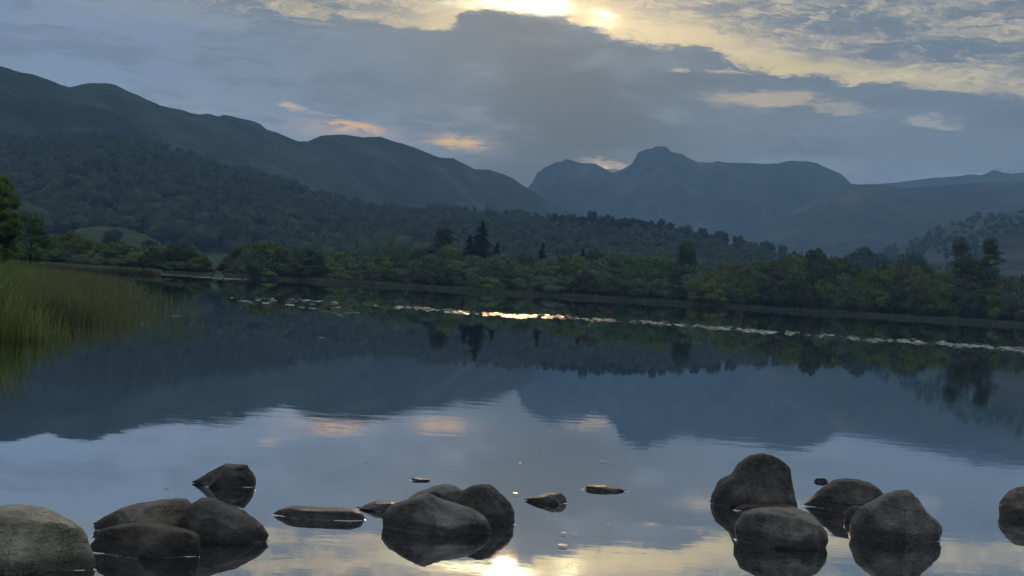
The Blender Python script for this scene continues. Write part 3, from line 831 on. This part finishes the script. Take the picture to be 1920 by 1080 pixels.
# ---------------------------------------------------------------- reeds and sedge (nobody could count them)
def blades(n, pos, h, w, seed, lean=.18, seg=3):
    rg = np.random.default_rng(seed)
    a = rg.random(n) * 6.28; la = rg.random(n) * 6.28; ln = h * lean * (0.3 + rg.random(n) * 1.4)
    rows_ = []
    for k in range(seg + 1):
        t = k / seg; c = pos + np.stack([np.cos(la) * ln * t ** 2, np.sin(la) * ln * t ** 2, h * t * (1 - .12 * t * (ln / h) / .18)], -1)
        ww = (w * (1 - t) ** .6 * .5 if k < seg else w * 0.03)[:, None] * np.stack([np.cos(a), np.sin(a), a * 0], -1)
        rows_ += [c - ww, c + ww]
    V = np.stack(rows_, 1)          # n, 2(seg+1), 3
    m_ = 2 * (seg + 1)
    Fq = np.concatenate([np.array([[2 * k, 2 * k + 1, 2 * k + 3, 2 * k + 2]]) for k in range(seg)])
    Fq = (np.arange(n)[:, None, None] * m_ + Fq[None]).reshape(-1, 4)
    return V.reshape(-1, 3), Fq

def scatter(n, xs, Ds, seed):
    """points of the water sheet between view columns xs and distances Ds"""
    rg = np.random.default_rng(seed)
    px = rg.uniform(xs[0], xs[1], n); D = rg.uniform(Ds[0], Ds[1], n)
    return px, D

rg = np.random.default_rng(50)
# dense tall bed at the left edge
n = 8500
D = 24 + 75 * rg.random(n) ** 1.5
pxl = rg.uniform(-420, 1, n) + 0 * D
lim = 78 + 25 * fnoise(np.stack([D * .5, D * 0, D * 0], -1), 3) + rg.normal(size=n) * 28 + (D - 24) * 1.2
pxl = -420 + (lim + 420) * rg.random(n) ** .9
x = (pxl - 960) / F * D / cr
P = np.stack([x, D, np.full(n, -.05)], -1)
hh = (1.55 + .35 * rg.random(n)) * np.clip((lim - pxl) / 90, .35, 1.0) * np.where(D < 60, 1, .8)
V, Fq = blades(n, P, hh, .034 + D * .0003, 51, .24)
o = obj('tall_reeds', mesh('tall_reeds', V, Fq), M['reed']); tag(o, 'tall bright green reed bed at the left edge of the lake', 'reeds', kind='stuff')
# lower, duller, thinning towards the open water
n = 8500
D = 33 + 90 * rg.random(n) ** 1.4
edge_px = 262 + rg.normal(size=n) * 26 + 30 * fnoise(np.stack([D * .08, D * 0 + 3, D * 0], -1), 3) - np.clip(D - 60, 0, 60) * .5
pxl = edge_px - 330 * rg.random(n) ** .65
x = (pxl - 960) / F * D / cr
hh = (.75 + .35 * rg.random(n)) * np.clip((edge_px - pxl) / 150 + .5, .5, 1.15)
V, Fq = blades(n, np.stack([x, D, np.full(n, -.05)], -1), hh, .026 + D * .0003, 52, .3)
o = obj('low_reeds', mesh('low_reeds', V, Fq), M['reed_dry']); tag(o, 'lower dull green reeds thinning out into open water', 'reeds', kind='stuff')
# sparse stems standing in open water
n = 520
D = rg.uniform(31, 62, n); pxl = 190 + 200 * rg.random(n) ** 1.5
x = (pxl - 960) / F * D / cr
V, Fq = blades(n, np.stack([x, D, np.full(n, -.05)], -1), rg.uniform(.3, .75, n), np.full(n, .024), 53, .15)
o = obj('sparse_reeds', mesh('sparse_reeds', V, Fq), M['reed_dry']); tag(o, 'sparse reed stems standing in the open water by the bed', 'reeds', kind='stuff')
# sedge fringe of the far bank and the pale meadow
n = 30000
pxl = rg.uniform(424, 2100, n); off = rg.uniform(-9, 10, n)
Db = interp(pxl, BANK) + off + 4 * fnoise(np.stack([pxl * .02, pxl * 0, pxl * 0], -1), 3)
V, Fq = blades(n, np.stack([(pxl - 960) / F * Db / cr, Db, np.full(n, -.05)], -1), rg.uniform(.8, 1.6, n) * (1 + .3 * fnoise(np.stack([pxl * .03, pxl * 0 + 5, pxl * 0], -1), 3)), np.full(n, .16), 54, .3, 2)
o = obj('bank_sedge', mesh('bank_sedge', V, Fq), M['sedge']); tag(o, 'dull sedge fringe between the willow bushes and the water', 'sedge', kind='stuff')
n = 16000
pxl = rg.uniform(-80, 302, n); Db = 207 + 60 * rg.random(n) ** 1.6
V, Fq = blades(n, np.stack([(pxl - 960) / F * Db / cr, Db, np.full(n, 0.0)], -1), rg.uniform(.8, 1.35, n), np.full(n, .13), 55, .3, 2)
o = obj('meadow_sedge', mesh('meadow_sedge', V, Fq), M['sedge_pale']); tag(o, 'pale green sedge of the flat meadow behind the reeds', 'sedge', kind='stuff')
# small dark bush at the tip of the meadow
me, w0, h0 = BUSH['dark green', 1]
p = at(270, 499, 212); o = obj('small_bush', me, None, loc=(p.x, 212, -.1)); o.scale = (.11, .11, .17)
tag(o, 'tiny dark bush at the tip of the pale meadow by the water', 'bush')

# ---------------------------------------------------------------- floating leaves
def pad(n, P, r, seed, tilt=.05, seg=9):
    rg = np.random.default_rng(seed)
    a = np.linspace(.25, 2 * math.pi - .05, seg - 1)
    ring = np.stack([np.cos(a), np.sin(a)], -1)
    ring = np.concatenate([[[0.12, 0.02]], ring])
    th = rg.random(n) * 6.28
    R = np.stack([np.stack([np.cos(th), -np.sin(th)], -1), np.stack([np.sin(th), np.cos(th)], -1)], 1)
    XY = np.einsum('nij,kj->nki', R, ring) * (r * rg.uniform(.7, 1.2, n))[:, None, None]
    tx, ty = rg.normal(size=n) * tilt, rg.normal(size=n) * tilt
    z = .010 + XY[..., 0] * tx[:, None] + XY[..., 1] * ty[:, None] + (XY ** 2).sum(-1) * .6 * rg.random(n)[:, None]
    z = np.maximum(z, .003)
    top = np.concatenate([XY, z[..., None]], -1) + P[:, None, :]
    return top.reshape(-1, 3), (np.arange(n)[:, None] * seg + np.arange(seg)).astype(int)
def band(name, n, fy, xs, spread, r, label, seed, fall=None):
    """a drifting band of leaves; fy: view row of the band along its length"""
    rg = np.random.default_rng(seed)
    px = rg.uniform(xs[0], xs[1], n); 
    if fall is not None:
        px = px[rg.random(n) < interp(px, fall)]
        cl = fnoise(np.stack([px * .075, px * 0 + 2, px * 0], -1), 3, .7); px = px[rg.random(len(px)) < np.clip(.62 + cl * 2.2, .05, 1)]
    n = len(px)
    py = interp(px, fy) + rg.normal(size=n) * spread * interp(px, [(xs[0], .6), (xs[1], 1.2)]) + (2.5 if spread > 1 else .3) * fnoise(np.stack([px * .03, px * 0 + seed, px * 0], -1), 3)
    if spread > 1: py = py + np.round(rg.normal(size=n) * .6) * 2.0
    cx, cyy = (px - 960) / F, (540 - py) / F
    u, v = cx * cr - cyy * sr, cx * sr + cyy * cr
    D = -EYE / v
    V, Fn = pad(n, np.stack([u * D, D, D * 0], -1), r, seed)
    o = obj(name, mesh(name, V, Fn), M['pad']); tag(o, label, 'floating leaves', kind='stuff'); return o
band('floating_leaves', 6200, [(480, 560), (600, 566), (700, 573), (800, 580), (900, 588), (960, 592), (1060, 596), (1140, 601), (1300, 611), (1400, 619), (1500, 627), (1620, 636), (1760, 644), (1920, 656), (2100, 668)],
     (480, 2050), 1.1, .14, 'bright band of lily leaves drifting across the lake before the far bank', 61,
     [(480, .12), (700, .3), (760, .8), (1000, 1), (1070, .25), (1100, .25), (1150, .7), (1250, .5), (1300, .9), (1750, 1), (1830, .4), (1870, 1)])
band('floating_leaves', 60, [(430, 562), (560, 572), (680, 584)], (430, 680), 6, .17, 'loose scatter of dull lily leaves left of the bright band', 62)
band('floating_leaves', 500, [(165, 507), (250, 512), (300, 515)], (165, 300), .35, .2, 'thin pale line of leaf shapes standing for bright ripples before the pale meadow', 63)  # leaf discs stand in for a wind ripple reflecting the sky
band('floating_leaves', 420, [(300, 515), (380, 520), (460, 524)], (300, 465), .45, .2, 'thin pale line of leaf shapes standing for bright ripples across the water gap', 64)  # same stand-in: leaf discs shaped as the bright ripple line at the gap
band('floating_leaves', 200, [(1870, 604), (1920, 607), (1990, 610)], (1870, 2000), .3, .3, 'thin pale line of leaves below the bank at the right edge', 65)

def single(px, py, w, group, label):
    u, v = uv(px, py); D = -EYE / v
    V, Fn = pad(1, np.zeros((1, 3)), w / F * D * .55, int(px + py), .03, 12)
    V = V.copy(); V[:, 2] += .002
    o = obj('floating_leaf', mesh('floating_leaf', V, Fn), M['pad'], loc=(u * D, D, 0))
    tag(o, label, 'leaf', group)
for px, py, w, lb in ((271, 609, 20, 'pale lily leaf lying flat beside the sparse reeds, left of a closer pair'), (330, 594, 22, 'pale lily leaf floating by the last sparse reed stems'), (327, 585, 12, 'thin pale leaf just behind the leaf by the last reed stems'),
                      (100, 626, 8, 'bright speck of leaf at the foot of the reed bed'), (76, 620, 12, 'short pale leaf left of the bright speck before the reeds'), (45, 633, 28, 'long pale leaf floating before the reeds near the left edge'),
                      (557, 639, 9, 'bright round leaf alone on dark water below the loose scatter'), (603, 634, 12, 'pale flat leaf right of the bright round leaf on dark water'), (656, 641, 6, 'tiny leaf speck on dark water, third in the short row'), (678, 643, 5, 'faintest leaf speck ending the short row on dark water'),
                      (728, 604, 9, 'single pale leaf below the left part of the bright band'), (430, 776, 14, 'lone leaf on the reflection of the dark left hill'), (1658, 702, 10, 'lone pale leaf on the blue reflection at right'), (1828, 850, 9, 'lone leaf at the edge of the reflected right hill'),
                      (975, 870, 4, 'tiny bright leaf alone above the flat stones'), (1130, 866, 7, 'tiny pale leaf above the thin flat stone'), (1142, 868, 7, 'tiny pale leaf right beside another above the thin flat stone'), (966, 927, 9, 'bright leaf between the round dark boulder and the small wedge stone'),
                      (1140, 987, 6, 'tiny bright leaf on open water below the thin flat stone'), (1057, 1002, 8, 'bright leaf above the warm reflection, left of a smaller one'), (1080, 1004, 6, 'smaller leaf just right of the bright leaf above the warm reflection'),
                      (1055, 1025, 18, 'stretched bright leaf at the upper edge of the warm reflection'), (312, 914, 10, 'faint leaf left of the far left boulder'), (686, 866, 6, 'faint leaf speck far above the long low stone')):
    single(px, py, w, 'single leaves floating on the lake', lb)

# ---------------------------------------------------------------- boulders
K = 540 / 1920
ROCKS = [
 # name, x origin of the traced view, waterline, depth ratio, material, label, outline
 ('boulder', 0, 800, .9, 'rock_pale', 'big pale lichened boulder cut off by the left edge', [(-330, 800), (-300, 620), (-230, 480), (-60, 415), (0, 412), (110, 425), (290, 460), (430, 495), (520, 540), (570, 600), (582, 680), (600, 785)]),
 ('boulder', 0, 250, .75, 'rock_dark', 'dark brown boulder standing alone behind the left cluster', [(1256, 262), (1262, 235), (1330, 200), (1400, 160), (1490, 112), (1550, 120), (1640, 118), (1670, 160), (1682, 190), (1690, 215)]),
 ('boulder', 0, 575, .7, 'rock', 'long low grey boulder at the back of the left cluster', [(605, 560), (605, 505), (700, 455), (790, 412), (880, 385), (1000, 368), (1150, 348), (1210, 355), (1250, 390), (1275, 450), (1280, 580)]),
 ('boulder', 0, 712, .7, 'rock_dark', 'smooth flat-sided boulder at the front of the left cluster', [(590, 690), (600, 650), (630, 600), (655, 545), (780, 525), (910, 508), (1040, 520), (1160, 550), (1260, 575), (1310, 610), (1318, 690)]),
 ('boulder', 0, 610, .8, 'rock_dark', 'dark pointed boulder at the right of the left cluster', [(1180, 600), (1200, 480), (1262, 385), (1330, 348), (1400, 355), (1500, 400), (1600, 430), (1680, 490), (1740, 530), (1785, 585), (1770, 612)]),
 ('stone', 480, 468, .5, 'rock', 'long low stone tapering to the left, alone between two clusters', [(80, 462), (130, 425), (220, 398), (330, 402), (450, 410), (520, 412), (640, 420), (700, 440), (722, 478)]),
 ('stone', 480, 412, .7, 'rock', 'small flat brown stone against the left of the central boulder', [(668, 412), (740, 375), (800, 360), (900, 362), (960, 380), (975, 420)]),
 ('boulder', 480, 555, .75, 'rock', 'large wedge-shaped boulder in the middle, rough grey top', [(838, 535), (850, 450), (900, 395), (1000, 355), (1090, 325), (1150, 308), (1210, 335), (1300, 370), (1450, 420), (1530, 480), (1575, 560)]),
 ('boulder', 480, 352, .7, 'rock', 'low brown boulder behind the big central wedge', [(1025, 335), (1080, 300), (1190, 262), (1260, 248), (1310, 258), (1370, 290), (1420, 360)]),
 ('boulder', 480, 498, .75, 'rock_dark', 'smooth round dark boulder behind the wedge at its right', [(1270, 480), (1300, 380), (1370, 290), (1420, 262), (1500, 248), (1580, 255), (1640, 310), (1700, 370), (1728, 430), (1724, 500)]),
 ('stone', 480, 217, .6, 'rock_dark', 'tiny dark stone barely breaking the water above the central group', [(1008, 218), (1060, 198), (1100, 205), (1160, 212)]),
 ('stone', 940, 362, .6, 'rock', 'small wedge stone pointing left, right of the central group', [(145, 348), (230, 325), (330, 303), (400, 305), (430, 330), (438, 365)]),
 ('stone', 940, 282, .5, 'rock', 'thin flat stone awash in open water, right of centre', [(540, 272), (580, 250), (700, 252), (780, 268), (852, 292)]),
 ('boulder', 1380, 388, .8, 'rock_dark', 'tall dark craggy boulder, highest of the right cluster', [(-178, 380), (-165, 320), (-105, 240), (-15, 190), (35, 110), (115, 55), (180, 42), (250, 52), (330, 95), (370, 145), (385, 230), (403, 290), (402, 400)]),
 ('stone', 1380, 432, .5, 'rock', 'flat slab stone between the tall craggy boulder and the front one', [(-30, 425), (30, 395), (60, 382), (140, 380), (200, 388), (350, 385), (410, 400), (445, 432)]),
 ('boulder', 1380, 645, .8, 'rock', 'front boulder of right cluster with pale flat top', [(15, 620), (8, 570), (20, 520), (60, 450), (150, 423), (300, 416), (440, 428), (510, 450), (560, 500), (605, 560), (618, 620), (596, 690)]),
 ('stone', 1380, 226, .6, 'rock_dark', 'small dark oval stone above the dark pointed right boulder', [(512, 218), (540, 200), (590, 202), (636, 238)]),
 ('boulder', 1380, 408, .75, 'rock_dark', 'very dark boulder pointing left, behind the broad right boulder', [(458, 390), (520, 340), (600, 275), (680, 225), (760, 216), (840, 220), (910, 240), (960, 275), (1000, 320), (1030, 420)]),
 ('stone', 1380, 488, .7, 'rock_dark', 'small knob of stone wedged against the broad right boulder', [(722, 480), (728, 430), (745, 402), (780, 390), (850, 390), (890, 430), (905, 490)]),
 ('boulder', 1380, 605, .8, 'rock', 'broad triangular grey-brown boulder of the right pair', [(785, 580), (790, 510), (830, 400), (900, 360), (1000, 310), (1080, 290), (1160, 290), (1200, 330), (1250, 410), (1330, 480), (1390, 530), (1392, 575), (1375, 610)]),
 ('boulder', 1380, 462, .8, 'rock', 'rough boulder cut off by the right edge', [(1768, 450), (1770, 400), (1800, 340), (1850, 290), (1900, 268), (2000, 258), (2080, 300), (2115, 400), (2118, 480)]),
]
EDGES = []
def rock(spec, seed):
    name, ox, wl, dep, mk, label, pts = spec
    P2 = [(ox + x * K, 840 + y * K) for x, y in pts]
    xm = sum(p[0] for p in (P2[0], P2[-1])) / 2
    _, v = uv(xm, 840 + wl * K); D = EYE / -v
    W = [at(x, y, D) for x, y in P2]
    xs = [w.x for w in W]; xc = (xs[0] + xs[-1]) / 2; half = (max(xs) - min(xs)) / 2
    top = max(w.z for w in W)
    dense = []
    for w0_, w1_ in zip(W[:-1], W[1:]):
        for q_ in range(10): dense.append(w0_.lerp(w1_, q_ / 10))
    dense.append(W[-1]); pol = []
    for w in dense:
        z = max(w.z, 0.0); pol.append((math.atan2(z, w.x - xc), math.hypot(w.x - xc, z)))
    pol.sort()
    ph = [p[0] for p in pol]; rr = [p[1] for p in pol]
    r0, r1 = rr[0], rr[-1]
    ph = [0.0] + ph + [math.pi]; rr = [r0] + rr + [r1]
    V, Fc = ICO[6 if half > .16 else 5]
    # squarer than a ball: boulders have broad faces
    m_ = np.hypot(V[:, 0], V[:, 2]); phi = np.arctan2(V[:, 2], V[:, 0])
    up = np.where(phi >= 0, phi, 0); R_up = np.interp(up, ph, rr)
    dn = np.where(phi < 0, -phi, 0); R_ends = np.interp(dn, [0, math.pi], [r0, r1]); R_dn = R_ends * (1 - .35 * np.sin(dn))
    R = np.where(phi >= 0, R_up, R_dn)
    mm = 1 - (1 - np.clip(m_, 0, 1)) ** 1.25
    dep_m = half * dep
    X = R * np.cos(phi) * mm; Z_ = R * np.sin(phi) * mm
    Yd = np.sign(V[:, 1]) * (np.abs(V[:, 1]) ** .85) * dep_m
    P = np.stack([X, Yd, Z_], -1)
    # facets: cut by random planes, keeping the outline
    rg = np.random.default_rng(seed)
    for k in range(15):
        n_ = rg.normal(size=3); n_[1] = -abs(n_[1]) - .5 if k % 3 else abs(n_[1]) + .5; n_[2] *= .8; n_ /= np.linalg.norm(n_)
        d_ = P @ n_; lim = d_.max() * rg.uniform(.68, .91); ex = np.maximum(d_ - lim, 0)
        side = np.clip(np.abs(V[:, 1]) * 1.6, 0, 1) ** .7
        P = P - n_ * (ex * .95 * side)[:, None]
    s0 = half
    loc_ = np.clip(np.minimum(np.linalg.norm(P, axis=1), max(top, .03) * 1.3) / s0, .05, 1)[:, None]
    nz = loc_ * fnoise(P / s0 * 1.5 + seed * 3.1, 5, .55)[:, None] * s0 * .06 + loc_ * (rnoise(P / s0 * 2.4 * [1, 1, 1.8] + seed, 4)[:, None] - .6) * s0 * .05
    nd = P / (np.linalg.norm(P, axis=1)[:, None] + 1e-6)
    P = P + nd * nz
    o = obj(name, mesh(name, P, Fc, True), M[mk], loc=(xc, D + dep_m * .15, 0))
    tag(o, label, 'rock', 'boulders standing in the shallows')
    # where the water climbs the stone: its outline at the water surface
    ban = np.abs(P[:, 2]) < max(.006, half * .03)
    Q = P[ban][:, :2]; a_ = np.arctan2(Q[:, 1], Q[:, 0]); r_ = np.hypot(Q[:, 0], Q[:, 1])
    nb = 96; bins = ((a_ + math.pi) / (2 * math.pi) * nb).astype(int) % nb; rad = np.zeros(nb)
    np.maximum.at(rad, bins, r_)
    ok = rad > 0; ii = np.arange(nb); rad = np.interp(ii, ii[ok], rad[ok], period=nb)
    th = (ii + .5) / nb * 2 * math.pi - math.pi
    prof = ((-.004, .0050), (.002, .0026), (.007, .0010), (.016, .0004))
    V = np.concatenate([np.stack([xc + (rad + dr) * np.cos(th), D + dep_m * .15 + (rad + dr) * np.sin(th), np.full(nb, zz)], -1) for dr, zz in prof])
    Fr = np.concatenate([np.stack([k * nb + ii, k * nb + (ii + 1) % nb, (k + 1) * nb + (ii + 1) % nb, (k + 1) * nb + ii], -1)[:, ::-1] for k in range(3)])
    EDGES.append((V, Fr))
for k, s_ in enumerate(ROCKS): rock(s_, 70 + k)
V, Fq = merge(EDGES)
o = obj('water_edge', mesh('water_edge', V, Fq, True), M['water']); tag(o, kind='structure')

# ---------------------------------------------------------------- haze over the whole valley
m, nt = material('valley haze')
pv = nt.nodes.new('ShaderNodeVolumePrincipled')
pv.inputs['Color'].default_value = (0.26, 0.44, 0.66, 1); pv.inputs['Density'].default_value = 1.5e-4; pv.inputs['Anisotropy'].default_value = 0.0
oo = nt.nodes.new('ShaderNodeOutputMaterial'); nt.links.new(pv.outputs[0], oo.inputs['Volume'])
X0, X1, Y0, Y1, Z0, Z1 = -11400, 11400, -11400, 11400, -20, 1010
V = np.array([(x, y, z) for x in (X0, X1) for y in (Y0, Y1) for z in (Z0, Z1)], float)
Fq = np.array([[0, 1, 3, 2], [4, 6, 7, 5], [0, 4, 5, 1], [2, 3, 7, 6], [0, 2, 6, 4], [1, 5, 7, 3]])
o = obj('haze', mesh('haze', V, Fq), m); tag(o, 'pale evening haze filling the whole valley', 'haze', kind='stuff')
